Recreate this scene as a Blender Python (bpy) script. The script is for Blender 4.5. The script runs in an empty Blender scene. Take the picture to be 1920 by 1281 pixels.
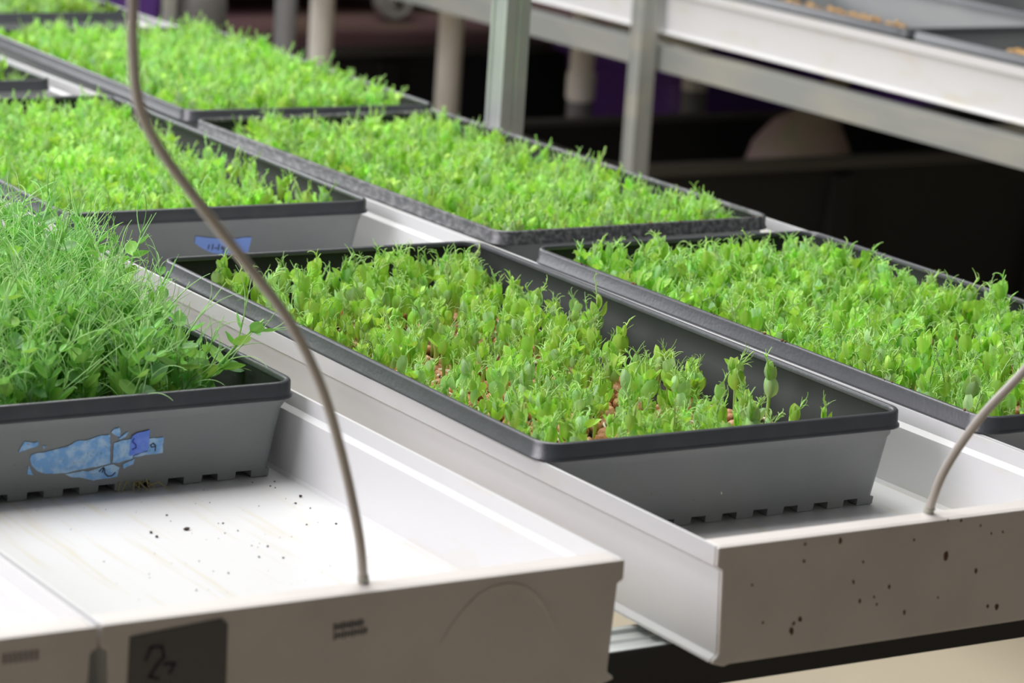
import bpy, math, random
import numpy as np
from mathutils import Vector, Matrix
random.seed(7)
RNG = np.random.default_rng(11)
PI = math.pi
SC = bpy.context.scene
C = SC.collection

# ---------------------------------------------------------------- camera
yaw, pitch, roll = -0.56637, 0.22874, 0.06428
fw = Vector((-math.sin(yaw)*math.cos(pitch), math.cos(yaw)*math.cos(pitch), -math.sin(pitch)))
rt0 = Vector((math.cos(yaw), math.sin(yaw), 0)); up0 = rt0.cross(fw)
rt = math.cos(roll)*rt0 + math.sin(roll)*up0
up = -math.sin(roll)*rt0 + math.cos(roll)*up0
cam = bpy.data.cameras.new('camera'); camo = bpy.data.objects.new('camera', cam); C.objects.link(camo)
camo.matrix_world = Matrix(((rt.x, up.x, -fw.x, -0.91879), (rt.y, up.y, -fw.y, -1.46344), (rt.z, up.z, -fw.z, 0.46845), (0, 0, 0, 1)))
cam.sensor_width = 36; cam.lens = 108.64; cam.clip_start = 0.05; cam.clip_end = 50
cam.dof.use_dof = True; cam.dof.focus_distance = 2.06; cam.dof.aperture_fstop = 11
SC.camera = camo

# ---------------------------------------------------------------- light
w = bpy.data.worlds.new('world'); SC.world = w; w.use_nodes = True
w.node_tree.nodes['Background'].inputs[0].default_value = (0.95, 0.97, 1.0, 1)
w.node_tree.nodes['Background'].inputs[1].default_value = 0.03
def area(name, loc, aim, sx, sy, power, col):
    l = bpy.data.lights.new(name, 'AREA'); l.shape = 'RECTANGLE'; l.size = sx; l.size_y = sy
    l.energy = power; l.color = col
    o = bpy.data.objects.new(name, l); C.objects.link(o); o.location = loc
    o.rotation_euler = (Vector(aim) - Vector(loc)).to_track_quat('-Z', 'Y').to_euler()
area('skylight', (0.1, 1.5, 2.7), (0.1, 1.0, 0), 2.6, 2.8, 104, (1.0, 0.995, 0.97))
area('side_window', (-2.7, 0.95, 1.75), (0.2, 0.5, -0.1), 2.2, 1.5, 62, (0.985, 0.935, 1.0))
area('far_rim_light', (-0.5, 6.9, 2.0), (-0.2, 0.6, 0), 5.0, 1.5, 110, (0.97, 0.98, 1.0))  # unseen light added for highlights on the tray rims and backlit leaves
SC.view_settings.view_transform = 'Standard'; SC.view_settings.look = 'None'
SC.view_settings.gamma = 1; SC.view_settings.use_curve_mapping = False
SC.view_settings.exposure = 0.36
SC.cycles.max_bounces = 8

# ---------------------------------------------------------------- materials
def mat(name, col, rough=0.5, metal=0.0, spec=0.5, noise=None, bump=None, coat=0):
    m = bpy.data.materials.new(name); m.use_nodes = True; nt = m.node_tree
    b = nt.nodes['Principled BSDF']
    b.inputs['Base Color'].default_value = (*col, 1); b.inputs['Roughness'].default_value = rough
    b.inputs['Metallic'].default_value = metal; b.inputs['Specular IOR Level'].default_value = spec
    tc = nt.nodes.new('ShaderNodeTexCoord')
    def nz(scale, stretch=(1, 1, 1), detail=4):
        mp = nt.nodes.new('ShaderNodeMapping'); mp.inputs['Scale'].default_value = stretch
        nt.links.new(tc.outputs['Object'], mp.inputs[0])
        n = nt.nodes.new('ShaderNodeTexNoise'); n.inputs['Scale'].default_value = scale; n.inputs['Detail'].default_value = detail
        nt.links.new(mp.outputs[0], n.inputs['Vector']); return n
    last = None
    for (scale, stretch, c2, lo, hi) in (noise or []):
        n = nz(scale, stretch); r = nt.nodes.new('ShaderNodeMapRange')
        r.inputs['From Min'].default_value = lo; r.inputs['From Max'].default_value = hi
        nt.links.new(n.outputs['Fac'], r.inputs['Value'])
        mx = nt.nodes.new('ShaderNodeMix'); mx.data_type = 'RGBA'
        nt.links.new(r.outputs[0], mx.inputs[0])
        if last is None: mx.inputs[6].default_value = (*col, 1)
        else: nt.links.new(last, mx.inputs[6])
        mx.inputs[7].default_value = (*c2, 1); last = mx.outputs[2]
    if last is not None: nt.links.new(last, b.inputs['Base Color'])
    if bump:
        n = nz(bump[0], bump[2] if len(bump) > 2 else (1, 1, 1)); bm_ = nt.nodes.new('ShaderNodeBump')
        bm_.inputs['Strength'].default_value = bump[1]; bm_.inputs['Distance'].default_value = 0.001
        nt.links.new(n.outputs['Fac'], bm_.inputs['Height']); nt.links.new(bm_.outputs[0], b.inputs['Normal'])
    return m
M = {}
M['tray'] = mat('grey_tray_plastic', (0.062, 0.067, 0.074), 0.33, spec=.9, noise=[(60, (1, 1, 1), (0.078, 0.083, 0.09), .45, .8), (420, (1, 1, 1), (0.2, 0.17, 0.14), .71, .78)], bump=(300, .15))
M['tray_wall'] = mat('scuffed_grey_tray_plastic', (0.165, 0.18, 0.184), 0.42, spec=.8, noise=[(14, (1, 1, 1), (0.19, 0.198, 0.196), .4, .65), (350, (1, 1, 1), (0.06, 0.055, 0.05), .72, .78)], bump=(300, .15))
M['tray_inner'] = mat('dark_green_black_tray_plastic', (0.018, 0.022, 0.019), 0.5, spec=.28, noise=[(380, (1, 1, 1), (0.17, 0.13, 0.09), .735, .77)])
M['tray_dusty'] = mat('dusty_grey_tray_plastic', (0.06, 0.064, 0.068), 0.4, spec=.8, noise=[(220, (1, .5, 1), (0.24, 0.24, 0.245), .42, .75), (260, (1, 1, 1), (0.17, 0.13, 0.1), .7, .78)], bump=(300, .2))
M['white'] = mat('white_pvc', (0.77, 0.775, 0.775), 0.34, noise=[(30, (6, .35, 1), (0.72, 0.68, 0.56), .56, .82), (140, (1, 1, 1), (0.62, 0.52, 0.38), .76, .84)])
M['cap'] = mat('off_white_pvc_cap', (0.76, 0.72, 0.68), 0.45, noise=[(12, (1, 1, 1), (0.66, 0.62, 0.58), .45, .75)])
M['plate'] = mat('dark_label', (0.12, 0.115, 0.115), 0.6)
M['ink'] = mat('black_marker', (0.02, 0.02, 0.035), 0.6)
M['blueink'] = mat('blue_marker', (0.03, 0.05, 0.35), 0.6)
M['print'] = mat('faded_print', (0.2, 0.19, 0.2), 0.6)
M['tape'] = mat('blue_masking_tape', (0.2, 0.43, 0.78), 0.75, noise=[(160, (1, 1, 1), (0.4, 0.6, 0.82), .45, .62), (500, (1, 1, 1), (0.2, 0.27, 0.36), .6, .75)])
M['tape_new'] = mat('deep_blue_masking_tape', (0.12, 0.24, 0.8), 0.7, noise=[(200, (1, 1, 1), (0.2, 0.32, 0.85), .4, .7)])
M['tape2'] = mat('periwinkle_masking_tape', (0.24, 0.38, 0.86), 0.75)
M['soil'] = mat('potting_soil', (0.018, 0.013, 0.01), 0.9, noise=[(400, (1, 1, 1), (0.07, 0.045, 0.028), .5, .7)], bump=(500, 1.0))
M['crumb'] = mat('soil_crumb', (0.05, 0.03, 0.02), 0.9)
M['speck'] = mat('brown_dirt_speck', (0.13, 0.07, 0.04), 0.9)
M['crumb_tan'] = mat('tan_crumb', (0.28, 0.15, 0.07), 0.9)
M['galv'] = mat('galvanised_steel', (0.56, 0.59, 0.585), 0.5, 0.35, noise=[(25, (1, 1, 1), (0.62, 0.65, 0.62), .4, .7)], bump=(80, .2))
M['galv_dull'] = mat('weathered_galvanised_steel', (0.4, 0.42, 0.4), 0.5, 0.35, noise=[(18, (1, .2, 1), (0.52, 0.5, 0.42), .45, .7)])
M['pipe'] = mat('cream_pvc_pipe', (0.93, 0.9, 0.84), 0.4, noise=[(9, (1, 1, .4), (0.74, 0.69, 0.6), .45, .7)])
M['pipe_grey'] = mat('grey_pvc_pipe', (0.2, 0.2, 0.2), 0.5)
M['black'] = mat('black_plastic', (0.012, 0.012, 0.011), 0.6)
M['black_rim'] = mat('worn_black_plastic', (0.07, 0.068, 0.06), 0.55)
M['plum'] = mat('plum_plastic', (0.24, 0.13, 0.15), 0.6, noise=[(5, (1, 1, 1), (0.24, 0.17, 0.11), .4, .65)])
M['purple'] = mat('purple_plastic', (0.13, 0.05, 0.3), 0.5)
M['wheel'] = mat('greyish_wheel', (0.33, 0.32, 0.29), 0.5)
M['canister'] = mat('dull_grey_metal', (0.13, 0.125, 0.115), 0.5)
M['sack'] = mat('woven_sack', (0.62, 0.42, 0.46), 0.8, noise=[(5, (1, 1, 1), (0.42, 0.4, 0.27), .42, .58)])
M['floor'] = mat('beige_concrete', (0.62, 0.54, 0.41), 0.7, noise=[(3, (1, 1, 1), (0.55, 0.48, 0.37), .4, .7)])
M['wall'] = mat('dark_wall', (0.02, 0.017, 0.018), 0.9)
M['hose'] = mat('taupe_tube', (0.52, 0.48, 0.43), 0.3)
M['hose_core'] = mat('tube_tip', (0.5, 0.49, 0.42), 0.4)
M['seed'] = mat('brown_pea', (0.58, 0.25, 0.11), 0.42, noise=[(150, (1, 1, 1), (0.78, 0.46, 0.27), .45, .65), (900, (1, 1, 1), (0.25, 0.1, 0.05), .68, .74)], bump=(380, .7))
M['seed_yellow'] = mat('yellow_pea', (0.6, 0.36, 0.13), 0.5, noise=[(150, (1, 1, 1), (0.4, 0.2, 0.07), .5, .7)])
M['root'] = mat('cream_root', (0.82, 0.78, 0.6), 0.4)
M['straw'] = mat('dry_straw', (0.35, 0.3, 0.12), 0.7)

def leafmat(name, sat=1.0):
    m = bpy.data.materials.new(name); m.use_nodes = True; nt = m.node_tree; nt.nodes.clear()
    out = nt.nodes.new('ShaderNodeOutputMaterial'); at = nt.nodes.new('ShaderNodeAttribute'); at.attribute_name = 'tint'
    oi = nt.nodes.new('ShaderNodeObjectInfo')
    hsv = nt.nodes.new('ShaderNodeHueSaturation')
    mr = nt.nodes.new('ShaderNodeMapRange'); mr.inputs['To Min'].default_value = .494; mr.inputs['To Max'].default_value = .504
    mv = nt.nodes.new('ShaderNodeMapRange'); mv.inputs['To Min'].default_value = .94; mv.inputs['To Max'].default_value = 1.06
    nt.links.new(oi.outputs['Random'], mr.inputs['Value']); nt.links.new(oi.outputs['Random'], mv.inputs['Value'])
    nt.links.new(mr.outputs[0], hsv.inputs['Hue']); nt.links.new(mv.outputs[0], hsv.inputs['Value'])
    hsv.inputs['Saturation'].default_value = .95*sat
    nt.links.new(at.outputs['Color'], hsv.inputs['Color'])
    pb = nt.nodes.new('ShaderNodeBsdfPrincipled'); pb.inputs['Roughness'].default_value = .36
    pb.inputs['Specular IOR Level'].default_value = .45
    tr = nt.nodes.new('ShaderNodeBsdfTranslucent'); mx = nt.nodes.new('ShaderNodeMixShader'); mx.inputs[0].default_value = .30
    nt.links.new(hsv.outputs[0], pb.inputs['Base Color']); 
    g = nt.nodes.new('ShaderNodeMix'); g.data_type = 'RGBA'; g.blend_type = 'MULTIPLY'; g.inputs[0].default_value = 1
    g.inputs[7].default_value = (1.12, 1.05, .62, 1)
    nt.links.new(hsv.outputs[0], g.inputs[6]); nt.links.new(g.outputs[2], tr.inputs['Color'])
    nt.links.new(pb.outputs[0], mx.inputs[1]); nt.links.new(tr.outputs[0], mx.inputs[2]); nt.links.new(mx.outputs[0], out.inputs[0])
    return m
M['leaf'] = leafmat('pea_leaf')

# ---------------------------------------------------------------- mesh helpers
class MB:
    """collects geometry for ONE mesh object"""
    def __init__(s): s.v = []; s.f = []; s.c = []
    def add(s, vs, fs, col=None):
        o = len(s.v); s.v += [tuple(v) for v in vs]; s.f += [tuple(i+o for i in f) for f in fs]
        s.c += [col or (1, 1, 1)]*len(vs)
    def box(s, x0, x1, y0, y1, z0, z1):
        s.add([(x0, y0, z0), (x1, y0, z0), (x1, y1, z0), (x0, y1, z0), (x0, y0, z1), (x1, y0, z1), (x1, y1, z1), (x0, y1, z1)],
              [(3, 2, 1, 0), (4, 5, 6, 7), (0, 1, 5, 4), (1, 2, 6, 5), (2, 3, 7, 6), (3, 0, 4, 7)])
    def loft(s, rings, cyc=False, caps=(False, False), col=None):
        n = len(rings[0]); vs = [p for r in rings for p in r]; fs = []
        R = len(rings)
        for a in range(R if cyc else R-1):
            b = (a+1) % R
            for i in range(n):
                j = (i+1) % n; fs.append((a*n+i, a*n+j, b*n+j, b*n+i))
        if caps[0]: fs.append(tuple(reversed(range(n))))
        if caps[1]: fs.append(tuple(range((R-1)*n, R*n)))
        s.add(vs, fs, col)
    def tube(s, pts, r, n=6, cols=None, cap=True):
        pts = [Vector(p) for p in pts]; rings = []; prev = None
        for i, p in enumerate(pts):
            d = (pts[min(i+1, len(pts)-1)] - pts[max(i-1, 0)]).normalized()
            if prev is None: a = d.orthogonal().normalized()
            else:
                a = prev - d*prev.dot(d); a = a.normalized() if a.length > 1e-9 else d.orthogonal().normalized()
            prev = a; b = d.cross(a); rr = r[i] if isinstance(r, (list, tuple)) else r
            rings.append([p + a*math.cos(2*PI*k/n)*rr + b*math.sin(2*PI*k/n)*rr for k in range(n)])
        o = len(s.v); s.loft(rings, caps=(cap, cap))
        if cols:
            for i in range(len(pts)):
                for k in range(n): s.c[o+i*n+k] = cols[i]
    def poly(s, pts, depth):
        """closed polygon (list of 3D points) thickened along vector depth"""
        n = len(pts); d = Vector(depth)
        vs = [Vector(p) for p in pts] + [Vector(p)+d for p in pts]
        fs = [tuple(reversed(range(n))), tuple(range(n, 2*n))] + [(i, (i+1) % n, (i+1) % n+n, i+n) for i in range(n)]
        s.add(vs, fs)
    def mesh(s, name, m, smooth=True, tint=False, angle=0.6):
        me = bpy.data.meshes.new(name); me.from_pydata(s.v, [], s.f); me.materials.append(m)
        if tint:
            ca = me.color_attributes.new('tint', 'FLOAT_COLOR', 'POINT')
            arr = np.ones((len(s.v), 4), dtype=np.float32); arr[:, :3] = np.array(s.c, dtype=np.float32); ca.data.foreach_set('color', arr.ravel())
        if smooth:
            me.shade_smooth()
            if angle: me.set_sharp_from_angle(angle=angle)
        me.update(); return me
def tag(o, label=None, cat=None, group=None, kind=None):
    if label: o['label'] = label
    if cat: o['category'] = cat
    if group: o['group'] = group
    if kind: o['kind'] = kind
    return o
def empty(name, loc=(0, 0, 0), rz=0):
    o = bpy.data.objects.new(name, None); C.objects.link(o); o.location = loc; o.rotation_euler = (0, 0, rz); o.empty_display_size = .02; return o
def link(name, me, parent=None, loc=None):
    o = bpy.data.objects.new(name, me); C.objects.link(o)
    if parent: o.parent = parent
    if loc: o.location = loc
    return o
def obj(name, mb, m, parent=None, **k): return link(name, mb.mesh(name, m, **k), parent)
def rrect(x0, x1, y0, y1, r, z, n=6):
    out = []
    for (cx, cy, a0) in ((x1-r, y0+r, -PI/2), (x1-r, y1-r, 0), (x0+r, y1-r, PI/2), (x0+r, y0+r, PI)):
        for k in range(n+1):
            a = a0 + PI/2*k/n; out.append((cx+r*math.cos(a), cy+r*math.sin(a), z))
    return out

FLOOR = -0.75
# ---------------------------------------------------------------- the setting
mb = MB(); mb.box(-3, 6.5, -2.5, 7.5, FLOOR-.05, FLOOR); tag(obj('floor', mb, M['floor'], smooth=False), 'beige concrete floor seen below the growing racks', kind='structure')
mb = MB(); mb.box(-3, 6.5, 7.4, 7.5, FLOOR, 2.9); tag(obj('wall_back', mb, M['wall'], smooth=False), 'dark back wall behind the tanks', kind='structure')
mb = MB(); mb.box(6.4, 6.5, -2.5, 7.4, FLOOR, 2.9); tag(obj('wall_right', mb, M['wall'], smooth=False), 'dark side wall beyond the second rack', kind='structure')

# ---------------------------------------------------------------- white growing channels
CW = 0.302
def half(outer):
    if outer: return [(0, 0), (0, -.0110), (.0036, -.0128), (.0060, -.0605), (.0056, -.0625), (.0022, -.0650), (.0018, -.0665), (.0100, -.0690), (.0135, -.0640), (.0150, -.0560)]
    return [(.0020, 0), (.0021, -.0095), (.0052, -.0125), (.0082, -.0500), (.0102, -.0523)]
def silhouette(w, outer=True):
    h = half(outer); return h + [(w-x, z) for x, z in reversed(h)]
ZL = -0.0118
def make_channel(x0, y0, y1, zt, label, w=CW, cap=True):
    t = empty('growing_channel', (x0, y0, zt)); tag(t, label, 'growing channel', 'white plastic growing channels')
    Lh = y1-y0
    out = silhouette(w, True); inn = silhouette(w, False)
    prof = out + list(reversed(inn))
    # order: outer left top -> bottom -> right top, then inner right top -> floor -> left top
    b = MB(); ys = [.003] + [Lh*k/6 for k in range(1, 7)]
    b.loft([[(x, y, z) for x, z in prof] for y in ys], caps=(False, False))
    # end faces as strips
    n = len(out); m_ = len(inn)
    o = obj('channel_body', b, M['white'], t, angle=.45)
    if cap:
        hc = half(True)[:8] + [(.0135, -.0680)]; c = MB(); c.poly([(x, 0, z) for x, z in hc + [(w-x, z) for x, z in reversed(hc)]], (0, .003, 0))
        ins = [(x+(.0002 if x < w/2 else -.0002), z) for x, z in inn]; ins[0] = (.0022, 0); ins[-1] = (w-.0022, 0)
        c.poly([(x, .0031, z) for x, z in ins], (0, .0135, 0))
        e = obj('end_cap', c, M['cap'], t, smooth=False)
        bv = e.modifiers.new('bevel', 'BEVEL'); bv.width = .0008; bv.segments = 2; bv.limit_method = 'ANGLE'
        return t, e
    return t, None
BL = 0.0415; CY = -0.1745
XA = BL-.061-CW
chA, capA = make_channel(XA, CY, 2.9, ZL, 'white plastic channel with bare floor in front of the tall shoots tray')
chB, capB = make_channel(BL, CY, 2.9, ZL, 'white plastic channel holding the middle row of trays, dirt specks on its end')
chC, capC = make_channel(BL+CW+.002, CY, 2.9, ZL, 'white plastic channel under the right-hand row of three long trays')
chZ, capZ = make_channel(XA-CW-.002, CY-.001, 2.9, ZL, 'leftmost white plastic channel, only its corner at the lower left edge')

# marks on the end caps (children of the cap, local coordinates of the channel)
def on_cap(cap_, ch, name, polys, m, d=.0006, label=None, off=0.0):
    b = MB()
    for P in polys: b.poly([(x-ch.location.x, -off, z-ch.location.z) for x, z in P], (0, -d, 0))
    o = obj(name, b, m, cap_, smooth=False)
    if label: o['label'] = label
    return o
def strokes(lines, wd):
    out = []
    for L in lines:
        for (a, b) in zip(L[:-1], L[1:]):
            a = Vector((a[0], a[1])); b = Vector((b[0], b[1])); d = (b-a).normalized()*wd*.5; n = Vector((-d.y, d.x))
            out.append([tuple(a-d*.6-n), tuple(b+d*.6-n), tuple(b+d*.6+n), tuple(a-d*.6+n)])
    return out
pl = on_cap(capA, chA, 'label_plate', [[(-0.3064, -0.0195), (-0.2573, -0.016), (-0.254, -0.0191), (-0.2532, -0.0632), (-0.3072, -0.0642)]], M['plate'], label='dark square label on the channel end')
on_cap(pl, chA, 'handwriting', strokes([[(-0.2978, -0.0322), (-0.295, -0.0259), (-0.2893, -0.0262), (-0.288, -0.0315), (-0.2918, -0.0357), (-0.2954, -0.0409), (-0.2905, -0.0425)], [(-0.2878, -0.0353), (-0.282, -0.036), (-0.2847, -0.0404)]], .0016), M['ink'], off=.0007, d=.0002)
rows = []
for r_, (xa, za, xb, zb) in enumerate(((-0.1943, -0.0282, -0.1766, -0.0275), (-0.194, -0.033, -0.1741, -0.032))):
    n = 11
    for k in range(n):
        u = k/n; x = xa+(xb-xa)*u; z = za+(zb-za)*u; hh = .0017 if k % 3 else .0022
        rows.append([(x, z-hh), (x+.0011, z-hh), (x+.0011, z+hh), (x, z+hh)])
        rows.append([(x, z-.0004), (x+.0015, z-.0004), (x+.0015, z+.0004), (x, z+.0004)])
on_cap(capA, chA, 'printed_text', rows, M['print'], d=.0002, label='faded two line print')
arc = [(-0.1307, -0.0439), (-0.1249, -0.0349), (-0.1169, -0.0262), (-0.1099, -0.0203), (-0.1015, -0.017), (-0.0908, -0.0163), (-0.0807, -0.0193), (-0.0726, -0.0256), (-0.0665, -0.0331), (-0.06, -0.0457)]
on_cap(capA, chA, 'moulded_arc', [[(x, z) for x, z in arc]+[(-.1+(x+.1)*.965, -.054+(z+.054)*.94) for x, z in reversed(arc)]], M['cap'], d=.0004)
on_cap(capZ, chZ, 'printed_text', [[(x-ii*.0, z) for x, z in ((xx, -.0245), (xx+.0015, -.0245), (xx+.0015, -.0195), (xx, -.0195))] for ii, xx in enumerate([-.372+k*.0027 for k in range(7)])], M['print'], d=.0003)
spots = [((0.1244, -0.0163), 5), ((0.1, -0.0158), 3), ((0.1003, -0.0256), 3), ((0.2023, -0.0335), 7), ((0.2255, -0.0451), 4), ((0.2442, -0.0693), 5), ((0.2373, -0.0679), 3), ((0.1011, -0.0592), 5), ((0.0957, -0.0652), 6), ((0.0971, -0.0613), 3), ((0.1365, -0.0417), 3), ((0.1625, -0.0475), 3), ((0.1754, -0.0643), 3), ((0.1522, -0.0522), 2), ((0.1423, -0.0536), 3), ((0.0755, -0.0581), 2), ((0.2106, -0.0132), 3), ((0.2344, -0.0237), 2), ((0.2008, -0.0122), 2), ((0.243, -0.0235), 2), ((0.1992, -0.0581), 2), ((0.1774, -0.0214), 2), ((0.2257, -0.018), 2), ((0.1547, -0.0571), 2), ((0.1422, -0.0307), 2), ((0.066, -0.0355), 2)]
P = []
for (x, z), s_ in spots:
    r0 = s_*.00027; P.append([(x+r0*random.uniform(.6, 1.15)*math.cos(a), z+r0*1.5*random.uniform(.6, 1.2)*math.sin(a)) for a in [2*PI*k/9 for k in range(9)]])
o = on_cap(capB, chB, 'dirt_specks', P, M['speck'], d=.0005); o['kind'] = 'stuff'

# crumbs and stains on the open floor of channel A
b = MB()
crumbs = [(-.1367, .1374, 1.0), (-.1382, .1072, 1.9), (-.1606, .1084, 1.4), (-.1611, .0996, 1.4), (-.0421, .146, 1.6), (-.0518, .134, 1), (-.0481, .1218, .8), (-.0489, .0874, 1), (-.0417, .1813, .8), (-.0478, .1687, .8), (-.0558, .1841, .6), (-.0489, .1733, .8), (-.1085, .0609, 1), (-.1227, .0441, 1), (-.1103, .0378, .9), (-.1108, .0947, .8), (-.1123, .1113, .8), (-.1527, .0232, .8), (-.1833, .0014, .8), (-.1584, .049, .6), (-.2093, .067, .6), (-.115, .1122, .6), (-.1201, .0931, .6), (-.1165, .0656, .6), (-.0663, .0921, .7), (-.166, .1604, .5), (-.2053, .1727, .5), (-.1005, .1532, .5), (-.1592, .0291, .5), (-.1147, .0613, .5), (-.0863, .0733, .4), (-.1384, .0997, .4)]
for k in range(90): crumbs.append((random.uniform(-.22, -.045), random.uniform(-.12, .18), random.uniform(.2, .45)))
def blob(b, x, y, z, r, col=None, sq=(1, 1, 1), n=6, m_=4, j=.25):
    rings = []
    for a in range(1, m_):
        t = PI*a/m_; rings.append([(x+r*sq[0]*math.sin(t)*math.cos(2*PI*k/n)*random.uniform(1-j, 1+j), y+r*sq[1]*math.sin(t)*math.sin(2*PI*k/n)*random.uniform(1-j, 1+j), z-r*sq[2]*math.cos(t)) for k in range(n)])
    b.loft(rings, caps=(True, True), col=col)
for x, y, s_ in crumbs: blob(b, x, y, -.0639+.0004*s_, .0006*s_, sq=(random.uniform(.8, 1.8), random.uniform(.8, 1.5), .8))
tag(obj('soil_crumbs', b, M['crumb']), 'dark soil crumbs scattered on the empty white channel floor', 'dirt', kind='stuff')

# ---------------------------------------------------------------- trays
D = 0.064; TW = 0.26978; TL = 0.543
def tray_meshes():
    inset = lambda i, z, r=.016: rrect(i, TW-i, i, TL-i, max(r-i, .004), z)
    rim = MB()
    rim.loft([inset(.0045, -.0034), inset(.0042, -.0012), inset(.0034, -.0002), inset(.0022, 0), inset(.0010, -.0002), inset(.0002, -.0012), inset(0, -.0088), inset(-.0012, -.0098), inset(-.0013, -.0110), inset(.0006, -.0110), inset(.0018, -.0096), inset(.0022, -.003)], cyc=True)
    body = MB()
    body.loft([inset(.0034, -.0022), inset(.0040, -.0160), inset(.0056, -.0182), inset(.0129, -.0588), inset(.0136, -.0590)], caps=(False, True))
    body.f[-1] = tuple(reversed(body.f[-1]))
    bi = MB()
    bi.loft([inset(.0040, -.0018), inset(.0056, -.0155), inset(.0072, -.0171), inset(.0142, -.0560), inset(.017, -.0575)], caps=(False, True))
    body.add(bi.v, [tuple(reversed(f)) for f in bi.f[:-1]] + [bi.f[-1]])
    nout = len(body.f)-len(bi.f)
    foot = MB()
    p = .0233; wd = .0126; i0 = .0129
    n = int((TW-2*i0-.01)/p)
    def fb(x0, x1, y0, y1):
        foot.loft([[(x0, y0, -.0586), (x1, y0, -.0586), (x1, y1, -.0586), (x0, y1, -.0586)],
                   [(x0+.0002, y0+.0006, -.0632), (x1-.0002, y0+.0006, -.0632), (x1-.0002, y1-.0006, -.0632), (x0+.0002, y1-.0006, -.0632)],
                   [(x0+.0010, y0+.0012, -.0640), (x1-.0010, y0+.0012, -.0640), (x1-.0010, y1-.0012, -.0640), (x0+.0010, y1-.0012, -.0640)]], caps=(True, True))
    off = (TW-(n*p+wd))/2
    for k in range(n+1):
        x = off+k*p; fb(x, x+wd, i0, i0+.011); fb(x, x+wd, TL-i0-.011, TL-i0)
    n = int((TL-2*i0-.04)/p); off = (TL-(n*p+wd))/2
    for k in range(n+1):
        y = off+k*p; fb(i0, i0+.011, y, y+wd); fb(TW-i0-.011, TW-i0, y, y+wd)
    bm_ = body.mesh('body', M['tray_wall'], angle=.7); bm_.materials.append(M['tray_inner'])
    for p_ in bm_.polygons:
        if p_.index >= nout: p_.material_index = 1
    return rim.mesh('rim', M['tray'], angle=.9), bm_, foot.mesh('base', M['tray_wall'], angle=.5)
RIM, BODY, FOOT = tray_meshes()
BODY2 = BODY.copy(); BODY2.materials[1] = M['tray_wall']
RIM2 = RIM.copy(); RIM2.materials[0] = M['tray_dusty']
def make_tray(x, y, r, label, z=0, dusty=False, far=False):
    t = empty('seedling_tray', (x, y, z), r); tag(t, label, 'tray', 'grey plastic seedling trays')
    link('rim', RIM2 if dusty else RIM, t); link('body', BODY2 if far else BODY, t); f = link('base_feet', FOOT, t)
    return t
TR = {
 'B1': (.03915, 0, -.0137, 'grey tray in the centre with sparse shoots, brown peas showing between them'),
 'C1': (.34373, -.03561, -.00477, 'grey tray at the right edge, right of the centre tray with the exposed peas'),
 'C2': (.34901, .55913, .00776, 'long grey tray with pale dusty left rim, directly behind the right edge tray'),
 'C3': (.35828, 1.14222, -.0294, 'blurred grey tray of dense shoots behind the dusty rimmed tray'),
 'C4': (.344, 1.80, 0, 'blurred grey tray at the top left corner of the picture, furthest back'),
 'B2': (.04559, .70883, -.0242, 'grey tray with one intact blue tape label, behind the centre tray'),
 'B3': (.03915, 1.33903, .0005, 'blurred grey tray at the left edge behind the tray with the intact tape label'),
 'A1': (-.29697, .18106, -.0006, 'grey tray of tall feathery shoots with torn blue tape on its front'),
}
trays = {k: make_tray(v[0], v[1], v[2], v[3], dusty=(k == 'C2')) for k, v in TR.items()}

def facey(z): return .0046 + .0072*(-z-.0108)/.0474 + .0008
K = .0067/.0454
def face_pt(x, z, off=0.0):
    # tray front wall: between (-.0128, inset .0062) and (-.0582, inset .0128)
    y = .0056 + (.0072)*(-z-.0182)/.04 - .0002 - off
    return (x, y, z)
def on_tray(t, name, polys, m, off=0, d=.00035, label=None):
    b = MB()
    for Pp in polys: b.poly([face_pt(x, z, off) for x, z in Pp], (0, -d, 0))
    o = obj(name, b, m, t, smooth=False)
    if label: o['label'] = label
    return o
def rag(P, a=.0004):
    out = []
    for p, q in zip(P, P[1:]+P[:1]):
        L_ = math.hypot(q[0]-p[0], q[1]-p[1]); n = max(1, int(L_/.0022))
        for k in range(n):
            u = k/n; out.append((p[0]+(q[0]-p[0])*u+(random.uniform(-a, a) if k else 0), p[1]+(q[1]-p[1])*u+(random.uniform(-a, a) if k else 0)))
    return out
tA = trays['A1']
T1 = [(.0945, -.0341), (.1056, -.0325), (.1171, -.0306), (.1233, -.0276), (.1285, -.028), (.1327, -.0272), (.1362, -.0259), (.1446, -.0253), (.147, -.0445), (.1408, -.0456), (.1324, -.0464), (.1175, -.0483), (.1051, -.0474), (.0997, -.0453), (.0954, -.0409), (.0939, -.0369)]
T3 = [(.1479, -.0311), (.1531, -.0299), (.1593, -.0294), (.1618, -.0426), (.1527, -.0447), (.1483, -.0442), (.148, -.036)]
T5 = [(.1711, -.0306), (.1808, -.0302), (.1817, -.0409), (.1703, -.0411), (.1625, -.0418), (.1622, -.041), (.1713, -.0390)]
T6 = [(.1505, -.0213), (.1515, -.0276), (.1484, -.0263), (.1452, -.024), (.1469, -.0219)]
T7 = [(.1502, -.0285), (.1571, -.0245), (.1549, -.0280), (.1521, -.0292)]
T8 = [(.0859, -.0316), (.0875, -.0279), (.0891, -.0249), (.0953, -.0264), (.0982, -.0257), (.0981, -.0282), (.0931, -.0297), (.0887, -.0309)]
T9 = [(.101, -.0288), (.104, -.0294), (.1022, -.0309)]
T10 = [(.0935, -.0411), (.097, -.0476), (.0931, -.0466)]
T12 = [(.1176, -.0489), (.1292, -.0478), (.1326, -.0486), (.1364, -.0478), (.1448, -.046), (.1494, -.0455), (.1537, -.0478), (.1526, -.054), (.1418, -.0546), (.1372, -.0551), (.1317, -.0533), (.127, -.052), (.1217, -.0512)]
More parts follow.
